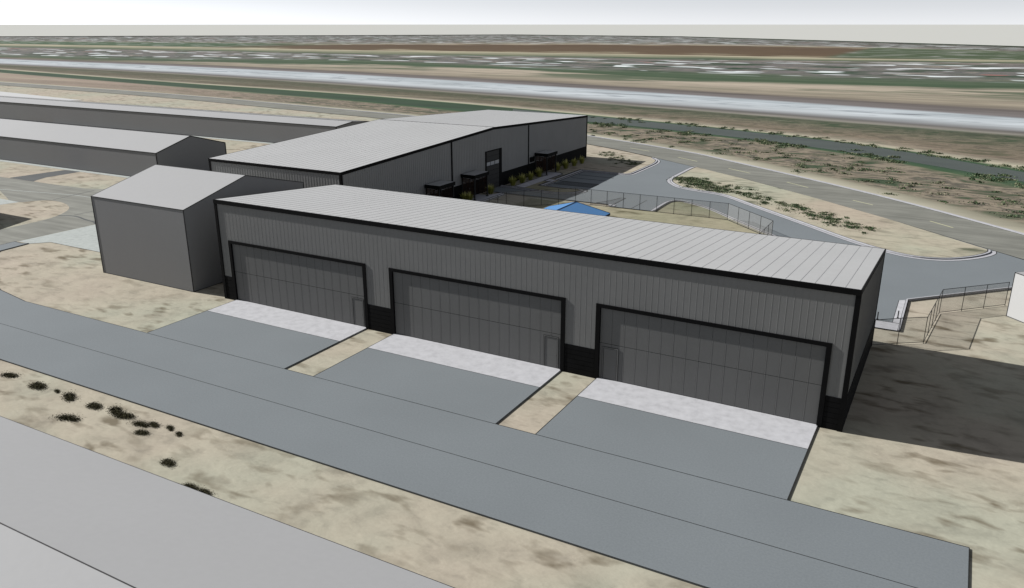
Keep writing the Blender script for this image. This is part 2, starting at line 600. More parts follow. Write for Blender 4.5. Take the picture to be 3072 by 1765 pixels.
rows_ = [[Vector(extend(c)[0])] + resample(c, 6) + [Vector(extend(c)[-1])] for c in CURVES]
edge_ = resample(CURVES[-1], 1)
edge_ = [edge_[min(i // 6, 6)].lerp(edge_[min(i // 6 + 1, 6)], (i % 6) / 6) for i in range(37)]
rows_[-1] = [Vector(extend(CURVES[-1])[0])] + edge_ + [Vector((330, 560))]
vs_, fs_, band = [], [], []
SUB = 4
nc = len(rows_[0])
for r in range(len(rows_) - 1):
    for s in range(SUB):
        for i in range(nc):
            p = rows_[r][i].lerp(rows_[r + 1][i], s / SUB)
            vs_.append((p.x, p.y, -.03))
            band.append(r + s / SUB)
for i in range(nc):
    p = rows_[-1][i]
    vs_.append((p.x, p.y, -.03))
    band.append(16)
nr = len(vs_) // nc
for r in range(nr - 1):
    for i in range(nc - 1):
        a = r * nc + i
        fs_.append((a, a + 1, a + nc + 1, a + nc))
me = bpy.data.meshes.new('terrain')
me.from_pydata(vs_, [], fs_)
at = me.attributes.new('band', 'FLOAT', 'POINT')
at.data.foreach_set('value', band)
me.materials.append(M['terrain'])
put('terrain', me)['kind'] = 'structure'
# canal water lies between two of the curves
mbc = MB()
for i in range(nc - 1):
    if rows_[3][i].x < -60:
        continue
    q = [rows_[3][i], rows_[3][i + 1], rows_[4][i + 1], rows_[4][i]]
    mbc.sheet([(p.x, p.y) for p in q], -.012)
struct('canal', mbc, M['canal'])

hd = MB()  # low dark strip standing in for the terrain's drawn edge line, not real trees
for p_, q_ in zip(rows_[-1], rows_[-1][1:]):
    hd.hexa([(p_.x, p_.y, -1), (q_.x, q_.y, -1), (q_.x + 1, q_.y + 3, -1), (p_.x + 1, p_.y + 3, -1)], [(p_.x, p_.y, 1.1), (q_.x, q_.y, 1.1), (q_.x + 1, q_.y + 3, 1.1), (p_.x + 1, p_.y + 3, 1.1)])
tag(hd.build('far_edge_strip', speckled('far_edge_dark', (.016, .024, .014, 1), .95, .5, .05)), 'thin dark strip marking the far edge of the fields', 'edge strip', kind='stuff')

# ------------------------------------------------------------------ roads and pavements
K1, K2 = .075, .045


def road_line(parent, name, pts, w, z, mat):
    return ribbon(MB(), pts, -w / 2, w / 2, z).build(name, mat, parent)


far_kerb = [(-420, 158), (-298, 152.5), (-185, 145.5), (-100, 133.5), (-39, 123.2), (-16.1, 114.9), (8.7, 103.1), (20, 95.4), (44.65, 76.4), (62.5, 59.7), (78, 43), (120, -4)]
near_edge = [(-420, 150), (-298, 144.5), (-185, 137), (-100, 124.5), (-39, 114.5), (-19, 107), (-11.2, 103.6), (-3.2, 99.5), (3.2, 95.6), (15.83, 87.0), (25.9, 79.9), (37.2, 70.6), (48, 61), (59.46, 50.2), (72, 37.8), (112, -8)]
far_s, near_s = resample(far_kerb, 4), resample(near_edge, 4)
road = struct('road', MB().sheet([tuple(p) for p in near_s] + [tuple(p) for p in reversed(far_s)], .004), M['road'])
fk = [tuple(p) for p in far_s]
ribbon(MB(), fk, -.05, .30, .006, .12).build('kerb', M['kerb'], road)
kl = MB()
ribbon(kl, fk, -.16, -.05, .010)
ribbon(kl, fk, .30, .42, .010)
kl.build('kerb_joint', M['line'], road)
road_line(road, 'road_edge_line', [tuple(p) for p in near_s], .13, .010, M['line'])
for a, b in (((21.3, 88.3), (25.6, 85.3)), ((32.3, 80.2), (35.9, 77.3)), ((42.85, 70.8), (45.6, 68.8)), ((52.7, 62.2), (55.3, 59.7)), ((10.2, 95.8), (14.6, 92.9)), ((-1.6, 102.6), (3.2, 100.2)), ((62.5, 52.3), (65.4, 49.2))):
    road_line(road, 'lane_dash', [a, b], .24, .010, M['paint_pale'])

# parking lot and drives behind the hangars
island_n = smooth([(15.84, 87.0), (15.4, 86.3), (15.5, 78), (15.52, 75.0), (15.9, 72.4), (17.2, 70.0), (19.2, 67.7), (22.5, 66.4), (25.6, 65.7), (27.6, 64.2), (30.6, 61.1), (39.1, 53.0), (45.6, 46.6), (49.3, 43.9), (52.3, 42.7), (55.4, 43.4), (58, 45.9), (59.6, 48.7), (59.55, 50.1)], 2)
mouth_w = smooth([(6.98, 92.96), (8.7, 90.6), (9.5, 87.6), (9.62, 84), (9.65, 77), (9.65, 75.2), (9.0, 73.95), (7.6, 73.86)], 2)
isle_s = smooth([(-4.2, 55.85), (-2.0, 56.0), (.13, 55.55), (3.4, 54.97), (5.95, 55.0), (7.9, 56.3), (8.5, 57.7), (8.55, 59.4), (7.4, 59.9)], 2)
s_kerb = smooth([(20.88, 51.1), (20.72, 55.8), (20.8, 58.0), (21.6, 59.2), (23.2, 59.2), (25.8, 57.7), (28.1, 55.8), (32.1, 51.45), (37.1, 46.5), (41.0, 42.6)], 2)
lot_poly = ([(-4.33, 52.2), (-2.6, 52.18), (14.6, 52.18), (15.3, 51.1), (20.88, 51.1)] + s_kerb[1:] +
            [(42.0, 38), (42.0, 21.28), (52.62, 21.28), (52.62, 28.02), (61.5, 37.3), (76, 52.3), (66, 43.8), (62.01, 47.43), (59.46, 50.2)])
# keep the outline simple: the lot runs up to the road edge, islands lie on top of it
lot_poly = ([(-4.33, 52.2), (-2.6, 52.18), (14.6, 52.18), (15.3, 51.1)] + s_kerb +
            [(42.0, 38), (42.0, 21.28), (52.62, 21.28), (52.62, 28.02), (63.4, 39.3), (67.2, 42.6)] +
            [(59.46, 50.2), (48, 61), (37.2, 70.6), (25.9, 79.9), (15.83, 87.0), (6.98, 92.96)] + mouth_w[1:] +
            [(1.35, 73.9), (1.35, 59.9)] + list(reversed(isle_s)))
lot = struct('parking_lot', MB().sheet(lot_poly, 0), M['asphalt'])
ln = MB()
ribbon(ln, [(-2.6, 52.18), (14.6, 52.18)], -.14, .14, .006)
for a, b in (((1.9, 70.75), (7.95, 70.6)), ((1.95, 67.93), (7.95, 67.82)), ((1.5, 64.5), (7.95, 64.7)), ((1.8, 61.95), (7.95, 61.91)), ((7.95, 61.91), (7.95, 64.7))):
    road_line(lot, 'stall_line', [a, b], .3, .006, M['paint_dark'])
for i in range(6):
    road_line(lot, 'hatch_line', [(1.7 + .08 * i, 62.3 + .4 * i), (7.9, 62.3 + .4 * i)], .2, .0065, M['paint_dark'])
tri_a = smooth([(12.8, 52.5), (13.7, 54.0), (14.25, 55.6), (14.54, 57.0)], 2)
for pts in (tri_a, [(14.54, 57.0), (15.22, 57.1), (15.33, 52.0)], [(12.8, 52.5), (15.33, 52.0)]):
    road_line(lot, 'marking_edge', pts, .16, .006, M['paint_dark'])
for i in range(9):
    y = 52.7 + i * .48
    x0 = 12.9 + (14.5 - 12.9) * ((y - 52.5) / 4.5) ** .75
    road_line(lot, 'hatch_line', [(x0, y), (15.28, y - .35)], .12, .006, M['paint_dark'])
road_line(lot, 'stall_line', [(18.26, 51.2), (18.25, 57.16)], .1, .006, M['paint_dark'])
for x in (14.95, 15.5):
    MB().box(x, x + .38, 51.35, 51.95, .0, .10).build('wheel_stop', M['kerb'], lot)
ln.build('pavement_joint', M['line'], lot)


def kerb_run(name, pts, side, gutter=.42, top=.16, w=.06, closed=False):
    """gutter pan, raised kerb and their dark joints; side: +1 puts the kerb to the left of the run"""
    root = empty(name, (pts[0][0], pts[0][1], 0))
    root['kind'] = 'structure'
    inv = [(x - pts[0][0], y - pts[0][1]) for x, y in pts]
    s = side
    lo = lambda a, b: (a, b) if s > 0 else (-b, -a)
    if gutter:
        ribbon(MB(), inv, *lo(0, gutter), .008, closed=closed).build('gutter', M['kerb'], root)
    ribbon(MB(), inv, *lo(gutter + w, gutter + w + top), -.05, .13, closed=closed).build('kerb_stone', M['kerb'], root)
    j = MB()
    ribbon(j, inv, *lo(-w, 0), .012, closed=closed)
    ribbon(j, inv, *lo(gutter, gutter + w), .014, closed=closed)
    ribbon(j, inv, *lo(gutter + w + top, gutter + w + top + w * 1.6), .128, closed=closed)
    j.build('kerb_joint', M['line'], root)
    return root


kerb_run('kerb', island_n, 1, .45, .2, .07)
isl = offset(island_n, .7)
struct('verge', MB().sheet(isl + [(48, 60.7), (37.2, 70.3), (25.9, 79.5), (16.4, 86.4)], .1), M['scrub_dirt'])
kerb_run('kerb', mouth_w, -1, .42, .22, .08)
kerb_run('kerb', [(7.6, 73.86), (1.35, 73.9), (1.35, 64.9)], -1, .3, .22, .22)
kerb_run('kerb', isle_s, 1, .35, .16, .2)
kerb_run('kerb', [(7.4, 59.9), (3.8, 59.75), (1.35, 59.95), (1.4, 63.3)], 1, .2, .16, .2)
kerb_run('kerb', s_kerb[:-1], -1, .34, .16, .05)
isl2 = offset(isle_s, .62)
struct('planting_bed', MB().sheet(isl2[2:-1] + [(7.3, 59.45), (3.8, 59.25), (.9, 59.4), (.5, 62.6), (-.45, 62.7), (-.45, 56.6)], .09), M['green_dirt'])
mound = offset(s_kerb, -.58)
struct('fenced_yard', MB().sheet([(3.5, 15.4), (41.5, 15.4), (41.5, 42.5)] + list(reversed(mound)) + [(20.3, 51.0), (3.7, 51.0)], -.05), M['green_dirt'])
# kerb of the lot along the south-east drive, ending off towards the white store
kerb_run('kerb', [(52.5, 28.12), (61.4, 37.3), (67.5, 43.5)], -1, .0, .14, .05)

# pads at the end of the drive
pad = struct('concrete_pad', MB().sheet([(50.6, 19.53), (52.45, 19.53), (52.45, 21.27), (50.6, 21.27)], .02), M['concrete'])
MB().sheet([(51.97, 21.38), (52.45, 21.38), (52.45, 28.05), (51.97, 27.6)], .02).build('gutter', M['concrete'], pad)
MB().box(52.49, 52.63, 19.53, 28.02, -.05, .12).build('kerb_stone', M['kerb'], pad)
j = MB()
ribbon(j, [(50.6, 21.32), (52.63, 21.32)], -.05, .05, .024)
ribbon(j, [(50.6, 19.50), (52.66, 19.50)], -.03, .03, .024)
ribbon(j, [(51.95, 21.3), (51.95, 27.6)], -.02, .02, .024)
ribbon(j, [(52.47, 19.5), (52.47, 28.0)], -.02, .02, .024)
ribbon(j, [(52.66, 19.5), (52.66, 28.0)], -.03, .03, .024)
j.build('pavement_joint', M['line'], pad)

# taxiway and aprons in front of the hangars
taxi_poly = [(-120, -17.67), (57.76, -17.67), (57.76, -9.14), (-14.4, -9.14), (-19.5, -8.3), (-24.5, -6.4), (-29, -3.9), (-31.8, -1.9), (-32.93, -.52),
             (-33.31, 2.83), (-33.9, 2.5), (-35.38, 2.5), (-35.27, .84), (-36.5, -2.0), (-40, -5.0), (-46, -7.6), (-54, -9), (-120, -9.14)]
taxi = struct('taxiway', MB().prism(taxi_poly, -.085, 0), M['asphalt'])
j = MB()
ribbon(j, [(-120, -13.4), (57.7, -13.4)], -.022, .022, .004)
ribbon(j, [(-14.4, -9.14), (57.76, -9.14)], -.025, .025, .004)
ribbon(j, [(-14.4, -9.14), (-19.5, -8.3), (-24.5, -6.4), (-29, -3.9), (-31.8, -1.9), (-32.93, -.52), (-33.31, 2.83)], -.04, .04, .004)
ribbon(j, [(-33.31, 2.83), (-33.9, 2.5), (-35.38, 2.5), (-35.27, .84)], -.05, .05, .004)
ribbon(j, [(-120, -17.67), (57.8, -17.67)], -.025, .025, .004)
ribbon(j, [(57.76, -17.7), (57.76, -9.14)], -.02, .02, .004)
j.build('pavement_joint', M['line'], taxi)
BAYS = [(1.36, 15.66), (18.32, 32.66), (35.36, 49.66)]
for x0, x1 in BAYS:
    ap = struct('apron', MB().box(x0, x1, -9.11, -3.26, -.082, .0), M['asphalt'])
    MB().box(x0, x1, -3.26, .09, -.085, .003).build('apron_slab', M['concrete'], ap)
    j = MB()
    ribbon(j, [(x0, -3.26), (x1, -3.26)], -.02, .02, .008)
    ribbon(j, [(x0, -9.11), (x0, .0)], -.02, .02, .008)
    ribbon(j, [(x1, -9.11), (x1, .0)], -.02, .02, .008)
    j.build('pavement_joint', M['line'], ap)

# older pavements on the west side
old = struct('old_road', MB().sheet([(-160, 18.4), (-67.3, 18.5), (-65.8, 18.6)] + smooth([(-60, 16.2), (-57.4, 15.0), (-55.6, 15.3), (-54.9, 17.0), (-53.3, 18.4), (-49.6, 18.0), (-46, 16.2), (-43.8, 13.4), (-42.7, 10.7), (-42.6, 5.0), (-42.4, -2), (-43, -9.2)], 2) +
             [(-35.6, -9.2), (-35.45, 2.5), (-35.3, 12.1), (-34.9, 14.8), (-27, 15.5), (-27, 72), (-47, 72), (-47, 30), (-52, 27.6), (-56.9, 25.8), (-64, 25.5), (-69, 25.5), (-75.3, 25.4), (-160, 24.2)], -.072), M['old_road'])
for pts, w in (([(-43.7, 13.0), (-42.5, 13.5), (-40.9, 13.8), (-38.4, 13.07), (-36.4, 12.95), (-35.4, 12.3)], .3), ([(-42.1, 14.1), (-42.0, 16.6), (-41.7, 19)], .16), ([(-53.3, 18.5), (-53.9, 22.0), (-54.4, 25.5)], .16)):
    road_line(old, 'tar_seam', smooth(pts, 2), w, -.066, M['patch_asphalt'])
road_line(old, 'lane_line', [(-75, 18.9), (-67.3, 19.4), (-53.9, 22.0), (-45, 22.2)], .18, -.067, M['pale_pad'])
struct('concrete_pad', MB().sheet([(-35.35, 2.9), (-33.3, 2.86), (-31.83, 4.39), (-16.4, 4.33), (-16.4, 14), (-35.15, 12.12)], -.068), M['pale_pad'])
road_line(None, 'pavement_joint', [(-33.3, 2.84), (-31.83, 4.38), (-16.4, 4.33)], .06, -.060, M['line'])['kind'] = 'structure'
struct('driveway', MB().sheet([(-75.29, 25.5), (-69.0, 25.52), (-69.6, 26.4), (-70.63, 28.5), (-70.65, 34.5), (-74.46, 34.2)], -.066), M['patch_asphalt'])
struct('wall_apron', MB().sheet([(-140, 34.4), (-53, 34.4), (-52.2, 35.48), (-52.2, 50), (-140, 35.48)], -.064), M['pale_pad'])
struct('wall_apron', MB().sheet([(-140, 73.3), (-51, 73.3), (-51, 74.6), (-140, 74.6)], -.064), M['pale_pad'])
struct('concrete_pad', MB().sheet([(-78, 13.1), (-56.5, 13.2), (-55.9, 15.44), (-60.45, 15.5), (-78, 16.5)], -.070), M['pale_pad'])
struct('concrete_pad', MB().sheet([(-330, 128), (-255, 126), (-190, 117), (-196, 112), (-330, 112)], -.02), M['white_wall'])

# walks to the entrances
walk = struct('footpath', MB().prism([(-2.35, 56.4), (-.2, 56.4), (-.5, 65.3), (-.5, 69.9), (-1.3, 70.75), (-4.28, 70.75), (-4.28, 67.6), (-2.35, 67.4)], -.05, .05), M['walk'])
MB().sheet([(-.49, 63.4), (.95, 63.1), (.95, 64.5), (-.49, 65.1)], .03).build('ramp', M['walk'], walk)
j = MB()
ribbon(j, [(-2.35, 56.4), (-2.35, 67.4)], -.09, .09, .054)
ribbon(j, [(-.2, 56.4), (-.5, 65.3), (-.5, 69.9), (-1.3, 70.75), (-4.28, 70.75)], -.11, .11, .054)
ribbon(j, [(-2.35, 58.3), (-.25, 58.3)], -.03, .03, .054)
j.build('pavement_joint', M['line'], walk)
walk = struct('footpath', MB().prism([(-2.3, 36.5), (-.6, 36.5), (-.6, 51.5), (-1.6, 52.1), (-2.3, 49.6), (-4.28, 49.4), (-4.28, 45.6), (-2.3, 45.3)], -.05, .05), M['walk'])
j = MB()
ribbon(j, [(-.6, 36.5), (-.6, 51.5), (-1.6, 52.1)], -.11, .11, .054)
ribbon(j, [(-2.3, 49.6), (-4.28, 49.4)], -.04, .04, .054)
j.build('pavement_joint', M['line'], walk)


# ------------------------------------------------------------------ the hangars
def panel_mesh(w, h, groove=.010, rib=.008, name='siding_panel', mat=None):
    """a pan of ribbed sheet steel facing -y, its lower corner at the origin"""
    g = groove / 2
    prof = [(g, 0), (g + .012, -rib), (g + .05, -rib), (g + .065, -.003), (w - g, -.003), (w - g, .0)]
    n = len(prof)
    vs = [(x, y, 0) for x, y in prof] + [(x, y, h) for x, y in prof]
    fs = [tuple(range(n)), tuple(range(2 * n - 1, n - 1, -1))] + [(i, n + i, n + (i + 1) % n, (i + 1) % n) for i in range(n)]
    m = MB()
    m.add(vs, fs)
    return m.mesh(name, mat or M['siding'])


def front_hangar():
    L, D, H1, H2 = 51.0, 15.28, 8.74, 7.46
    zt = lambda y: H1 + (H2 - H1) * y / D
    root = tag(empty('hangar'), 'long grey metal hangar with three wide folding doors and a single pitched roof', 'hangar')
    HD, HF, WAI = 5.32, 5.07, 2.03
    # wall core with the three openings (recessed doors)
    xs = [0] + [x for b in ((1.15, 15.89), (18.13, 32.88), (35.13, 49.87)) for x in b] + [L]
    outer = [(1.15, 15.89), (18.13, 32.88), (35.13, 49.87)]
    core = MB()
    segs = [(.02, outer[0][0]), (outer[0][1], outer[1][0]), (outer[1][1], outer[2][0]), (outer[2][1], L - .02)]
    for a, b in segs:
        core.box(a, b, .03, .3, -.08, HD)
    core.box(.02, L - .02, .03, .3, HD, H1 - .12)
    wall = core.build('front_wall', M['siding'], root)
    # siding, sheet by sheet
    W = .41
    n = int(round((L - .5) / W))
    W = (L - .5) / n
    cache = {}
    for i in range(n):
        x = .25 + i * W
        mid = x + W / 2
        z0 = WAI
        for a, b in outer:
            if a - .05 < mid < b + .05:
                z0 = HD - .02
        if z0 not in cache:
            cache[z0] = panel_mesh(W, 8.45 - z0)
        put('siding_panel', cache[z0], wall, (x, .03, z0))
    # black plank skirting between the doors
    wains = MB()
    for a, b in segs:
        wains.box(a, b, .0, .03, -.08, WAI - .01)
    wains = wains.build('skirting', M['groove'], root)
    for a, b in segs:
        a2, b2 = max(a, .22), min(b, L - .22)
        for k in range(6):
            h = WAI / 6
            MB().box(a2 + .02, b2 - .02, -.022, .0, k * h + .012 - (.08 if k == 0 else 0), (k + 1) * h - .012).build('plank', M['plank'], wains)
    # corner boards, fascia, door frames
    for x0, x1 in ((-.03, .25), (L - .25, L + .03)):
        MB().box(x0, x1, -.06, .06, -.08, H1 - .3).build('corner_trim', M['black'], root)
    MB().box(-.03, L + .03, -.09, .03, 8.41, H1 + .01).build('fascia', M['black'], root)
    for a, b in outer:
        fr = MB()
        fr.box(a, a + .3, -.05, .12, -.08, HD)
        fr.box(b - .3, b, -.05, .12, -.08, HD)
        fr.box(a + .3, b - .3, -.05, .12, HF, HD)
        fr.build('door_frame', M['black'], root)
    # folding doors
    man = [(14.25, 15.38), (31.24, 32.37), (35.65, 36.78)]
    for (a, b), (ma, mb_) in zip(outer, man):
        a, b = a + .3, b - .3
        sp = 2.56
        door = MB().box(a, b, .115, .2, .0, HF)
        door = door.build('folding_door', M['groove'], root)
        n = 17
        w = (b - a) / n
        up = panel_mesh(w, HF - sp - .02, .012, .008, 'door_panel', M['door_skin'])
        lo = panel_mesh(w, sp - .035, .012, .008, 'door_panel', M['door_skin'])
        for i in range(n):
            x = a + i * w
            put('door_panel', up, door, (x, .115, sp + .015))
            put('door_panel', lo, door, (x, .115, .02))
        fr = MB()
        for x in (ma, mb_ - .07):
            fr.box(x, x + .07, .07, .1, .02, 2.32)
        fr.box(ma + .07, mb_ - .07, .07, .1, 2.25, 2.32)
        fr.build('wicket_frame', M['door_skin'], door)
        ed = MB()
        for x in (ma - .02, ma + .072, mb_ - .09, mb_ + .003):
            ed.box(x, x + .017, .075, .092, .02, 2.3)
        ed.box(ma - .02, mb_ + .02, .075, .092, 2.322, 2.34)
        ed.box(ma + .09, mb_ - .09, .075, .092, 2.23, 2.248)
        ed.build('wicket_gap', M['groove'], door)
        wd = MB()
        wd.box(ma + .09, mb_ - .09, .094, .104, .03, 2.23)
        wd.box(mb_ - .24, mb_ - .16, .06, .094, 1.0, 1.04)
        wd.build('wicket_door', M['door_skin'], door)
    # side, back walls
    side = MB()
    for x0, x1 in ((.02, .3), (L - .3, L - .02)):
        side.add([(x0, .3, -.08), (x1, .3, -.08), (x1, D, -.08), (x0, D, -.08), (x0, .3, zt(.3) - .12), (x1, .3, zt(.3) - .12), (x1, D, zt(D) - .12), (x0, D, zt(D) - .12)],
                 [(3, 2, 1, 0), (4, 5, 6, 7), (0, 1, 5, 4), (1, 2, 6, 5), (2, 3, 7, 6), (3, 0, 4, 7)])
    side.box(.3, L - .3, D - .3, D, -.08, H2 - .12)
    side = side.build('side_wall', M['siding'], root)
    ribs = MB()
    k = int(D / .41)
    for i in range(1, k):
        y = i * D / k
        ribs.box(L - .02, L + .0, y, y + .05, WAI, zt(y) - .3)
        ribs.box(.0, .02, y, y + .05, WAI, zt(y) - .3)
    ribs = ribs.build('siding_rib', M['siding'], side)
    ribs['kind'] = 'stuff'
    sk = MB()
    sk.box(L - .02, L + .005, .1, D - .02, -.08, WAI - .01)
    sk = sk.build('side_skirting', M['groove'], root)
    for kk in range(6):
        h = WAI / 6
        MB().box(L + .005, L + .027, .12, D - .1, kk * h + .012 - (.08 if kk == 0 else 0), (kk + 1) * h - .012).build('plank', M['plank'], sk)
    for q in ((L - .02, L + .04, .06, .2, -.08, H1 - .3), (L - .02, L + .03, D - .09, D + .03, -.08, H2 - .1), (-.03, .02, D - .09, D + .03, -.08, H2 - .1)):
        MB().box(*q).build('corner_trim', M['black'], root)
    rk = MB()
    for x0, x1 in ((-.03, .03), (L - .03, L + .045)):
        rk.hexa([(x0, .03, zt(0) - .28), (x1, .03, zt(0) - .28), (x1, D + .03, zt(D) - .28), (x0, D + .03, zt(D) - .28)],
                [(x0, .03, zt(0) + .012), (x1, .03, zt(0) + .012), (x1, D + .03, zt(D) + .012), (x0, D + .03, zt(D) + .012)])
    rk.box(.03, L - .03, D, D + .05, H2 - .28, H2 + .012)
    rk.build('rake_trim', M['black'], root)
    # roof, one standing-seam sheet after another
    rf = MB()
    rf.hexa([(.03, -.02, zt(0) - .12), (L - .03, -.02, zt(0) - .12), (L - .03, D, zt(D) - .12), (.03, D, zt(D) - .12)],
            [(.03, -.02, zt(0) - .02), (L - .03, -.02, zt(0) - .02), (L - .03, D, zt(D) - .02), (.03, D, zt(D) - .02)])
    rf = rf.build('roof', M['seam'], root)
    n = 62
    w = (L - .06) / n
    pm = MB()
    y0, y1 = -.02, D
    for a, b, z0, z1 in ((.0005, w - .03, -.02, .0), (w - .03, w - .0005, -.02, .009)):
        pm.hexa([(a, y0, zt(y0) + z0), (b, y0, zt(y0) + z0), (b, y1, zt(y1) + z0), (a, y1, zt(y1) + z0)],
                [(a, y0, zt(y0) + z1), (b, y0, zt(y0) + z1), (b, y1, zt(y1) + z1), (a, y1, zt(y1) + z1)])
    pm = pm.mesh('roof_panel', M['roof_steel'])
    pm.materials.append(M['seam'])
    for p in pm.polygons:
        if min(p.vertices) >= 8:
            p.material_index = 1
    for i in range(n):
        put('roof_panel', pm, rf, (.03 + i * w, 0, 0))
    return root


front_hangar()


def rear_hangar():
    X0, X1, Y0, Y1, EV, RG, YM = -24.84, -4.33, 21.28, 87.85, 7.40, 8.81, 54.71
    zt = lambda y: EV + (RG - EV) * (1 - abs(y - YM) / (YM - Y0))
    root = tag(empty('hangar'), 'long grey gable hangar with planted entrances and a black skirting behind the front hangar', 'hangar')
    inside = lambda d: (X0 + d, X1 - d, Y0 + d, Y1 - d)
    a, b, c, d = inside(.03)
    w = MB()
    prof = [(c, -.08), (d, -.08), (d, zt(d) - .1), (YM, RG - .1), (c, zt(c) - .1)]
    n = len(prof)
    w.add([(a, y, z) for y, z in prof] + [(b, y, z) for y, z in prof],
          [tuple(range(n)), tuple(range(2 * n - 1, n - 1, -1))] + [(i, n + i, n + (i + 1) % n, (i + 1) % n) for i in range(n)])
    wall = w.build('wall', M['rear_siding'], root)
    ribs = MB()
    k = int((Y1 - Y0) / .41)
    for i in range(1, k):
        y = Y0 + i * (Y1 - Y0) / k
        if not 52.2 < y < 56.9:
            ribs.box(X1 - .03, X1 - .008, y, y + .06, 2.0, zt(y) - .3)
        else:
            ribs.box(X1 - .03, X1 - .008, y, y + .06, 5.62, zt(y) - .3)
    k = int((X1 - X0) / .41)
    for i in range(1, k):
        x = X0 + i * (X1 - X0) / k
        ribs.box(x, x + .06, Y0 + .008, Y0 + .03, -.05, EV - .25)
    ribs.build('siding_rib', M['rear_siding'], wall)['kind'] = 'stuff'
    # skirting with six courses of planks
    for y0, y1 in ((Y0 + .1, 52.15), (56.95, Y1 - .1)):
        sk = MB().box(X1 - .03, X1 + .0, y0, y1, -.08, 1.98).build('skirting', M['groove'], root)
        for kk in range(6):
            MB().box(X1, X1 + .02, y0 + .02, y1 - .02, kk * .33 + .012, kk * .33 + .318).build('plank', M['plank'], sk)
    for q in ((X1 - .25, X1 + .04, Y0 - .04, Y0 + .22, -.08, EV - .2), (X1 - .25, X1 + .04, Y1 - .22, Y1 + .04, -.08, EV - .2), (X0 - .04, X0 + .25, Y0 - .04, Y0 + .22, -.08, EV - .2)):
        MB().box(*q).build('corner_trim', M['black'], root)
    for y in (43.5, 65.4):
        MB().box(X1 - .03, X1 + .05, y - .14, y + .14, .0, zt(y) - .2).build('downpipe', M['black'], root)
    fa = MB()
    for x0, x1 in ((X1 - .03, X1 + .06), (X0 - .06, X0 + .03)):
        for ya, yb in ((Y0 - .06, YM), (YM, Y1 + .06)):
            fa.hexa([(x0, ya, zt(ya) - .33), (x1, ya, zt(ya) - .33), (x1, yb, zt(yb) - .33), (x0, yb, zt(yb) - .33)],
                    [(x0, ya, zt(ya) + .012), (x1, ya, zt(ya) + .012), (x1, yb, zt(yb) + .012), (x0, yb, zt(yb) + .012)])
    fa.box(X0 + .03, X1 - .03, Y0 - .06, Y0 + .03, EV - .33, EV + .0)
    fa.box(X0 + .03, X1 - .03, Y1 - .03, Y1 + .06, EV - .33, EV + .0)
    fa.build('fascia', M['black'], root)
    rf = MB()
    for ya, yb in ((Y0 - .05, YM), (YM, Y1 + .05)):
        rf.hexa([(X0 + .03, ya, zt(ya) - .1), (X1 - .03, ya, zt(ya) - .1), (X1 - .03, yb, zt(yb) - .1), (X0 + .03, yb, zt(yb) - .1)],
                [(X0 + .03, ya, zt(ya) - .015), (X1 - .03, ya, zt(ya) - .015), (X1 - .03, yb, zt(yb) - .015), (X0 + .03, yb, zt(yb) - .015)])
    rf = rf.build('roof', M['seam'], root)
    n = 25
    w = (X1 - X0 - .06) / n
    for ya, yb in ((Y0 - .05, YM - .06), (YM + .06, Y1 + .05)):
        pm = MB()
        for a, b, z1 in ((.0005, w - .04, .0), (w - .04, w - .0005, .009)):
            pm.hexa([(a, ya, zt(ya) - .015), (b, ya, zt(ya) - .015), (b, yb, zt(yb) - .015), (a, yb, zt(yb) - .015)],
                    [(a, ya, zt(ya) + z1), (b, ya, zt(ya) + z1), (b, yb, zt(yb) + z1), (a, yb, zt(yb) + z1)])
        pm = pm.mesh('roof_panel', M['roof_steel'])
        pm.materials.append(M['seam'])
        for p in pm.polygons:
            if min(p.vertices) >= 8:
                p.material_index = 1
        for i in range(n):
            put('roof_panel', pm, rf, (X0 + .03 + i * w, 0, 0))
    MB().box(X0 + .03, X1 - .03, YM - .06, YM + .06, RG - .04, RG + .03).build('ridge_cap', M['flashing'], root)
    # overhead door with eight panels and three windows
    fr = MB()
    fr.box(X1 - .02, X1 + .06, 52.2, 52.52, 0, 5.62)
    fr.box(X1 - .02, X1 + .06, 56.2, 56.9, 0, 5.62)
    fr.box(X1 - .02, X1 + .06, 52.52, 56.2, 5.48, 5.62)
    fr.build('door_frame', M['black'], root)
    dr = MB().box(X1 - .03, X1 - .01, 52.52, 56.2, 0, 5.48).build('overhead_door', M['groove'], root)
    dark = flat('dark_door_panel', (.022, .022, .023, 1), .5)
    for kk in range(8):
        z0 = kk * .685
        MB().box(X1 - .01, X1 + .015, 52.55, 56.17, z0 + .02, z0 + .665).build('door_panel', dark, dr)
    for y0, y1 in ((52.62, 53.5), (53.68, 54.76), (54.95, 56.06)):
        MB().box(X1 + .015, X1 + .025, y0, y1, 3.5, 4.0).build('window', M['glass'], dr)
    MB().box(X1 - .02, X1 + .05, 65.85, 67.45, 2.15, 2.95).build('louvre', M['black'], root)
    # entrance doors under the canopies
    for y in (40.55, 49.2, 70.9):
        y -= 1.55
        ed = MB().box(X1 - .02, X1 + .035, y, y + 1.05, .05, 2.4).build('entry_door', M['black'], root)
        MB().box(X1 + .035, X1 + .045, y + .12, y + .93, 1.9, 2.3).build('window', M['glass'], ed)
        MB().box(X1 + .035, X1 + .09, y + .1, y + .14, 1.0, 1.15).build('handle', M['glass'], ed)
    return root


rear_hangar()


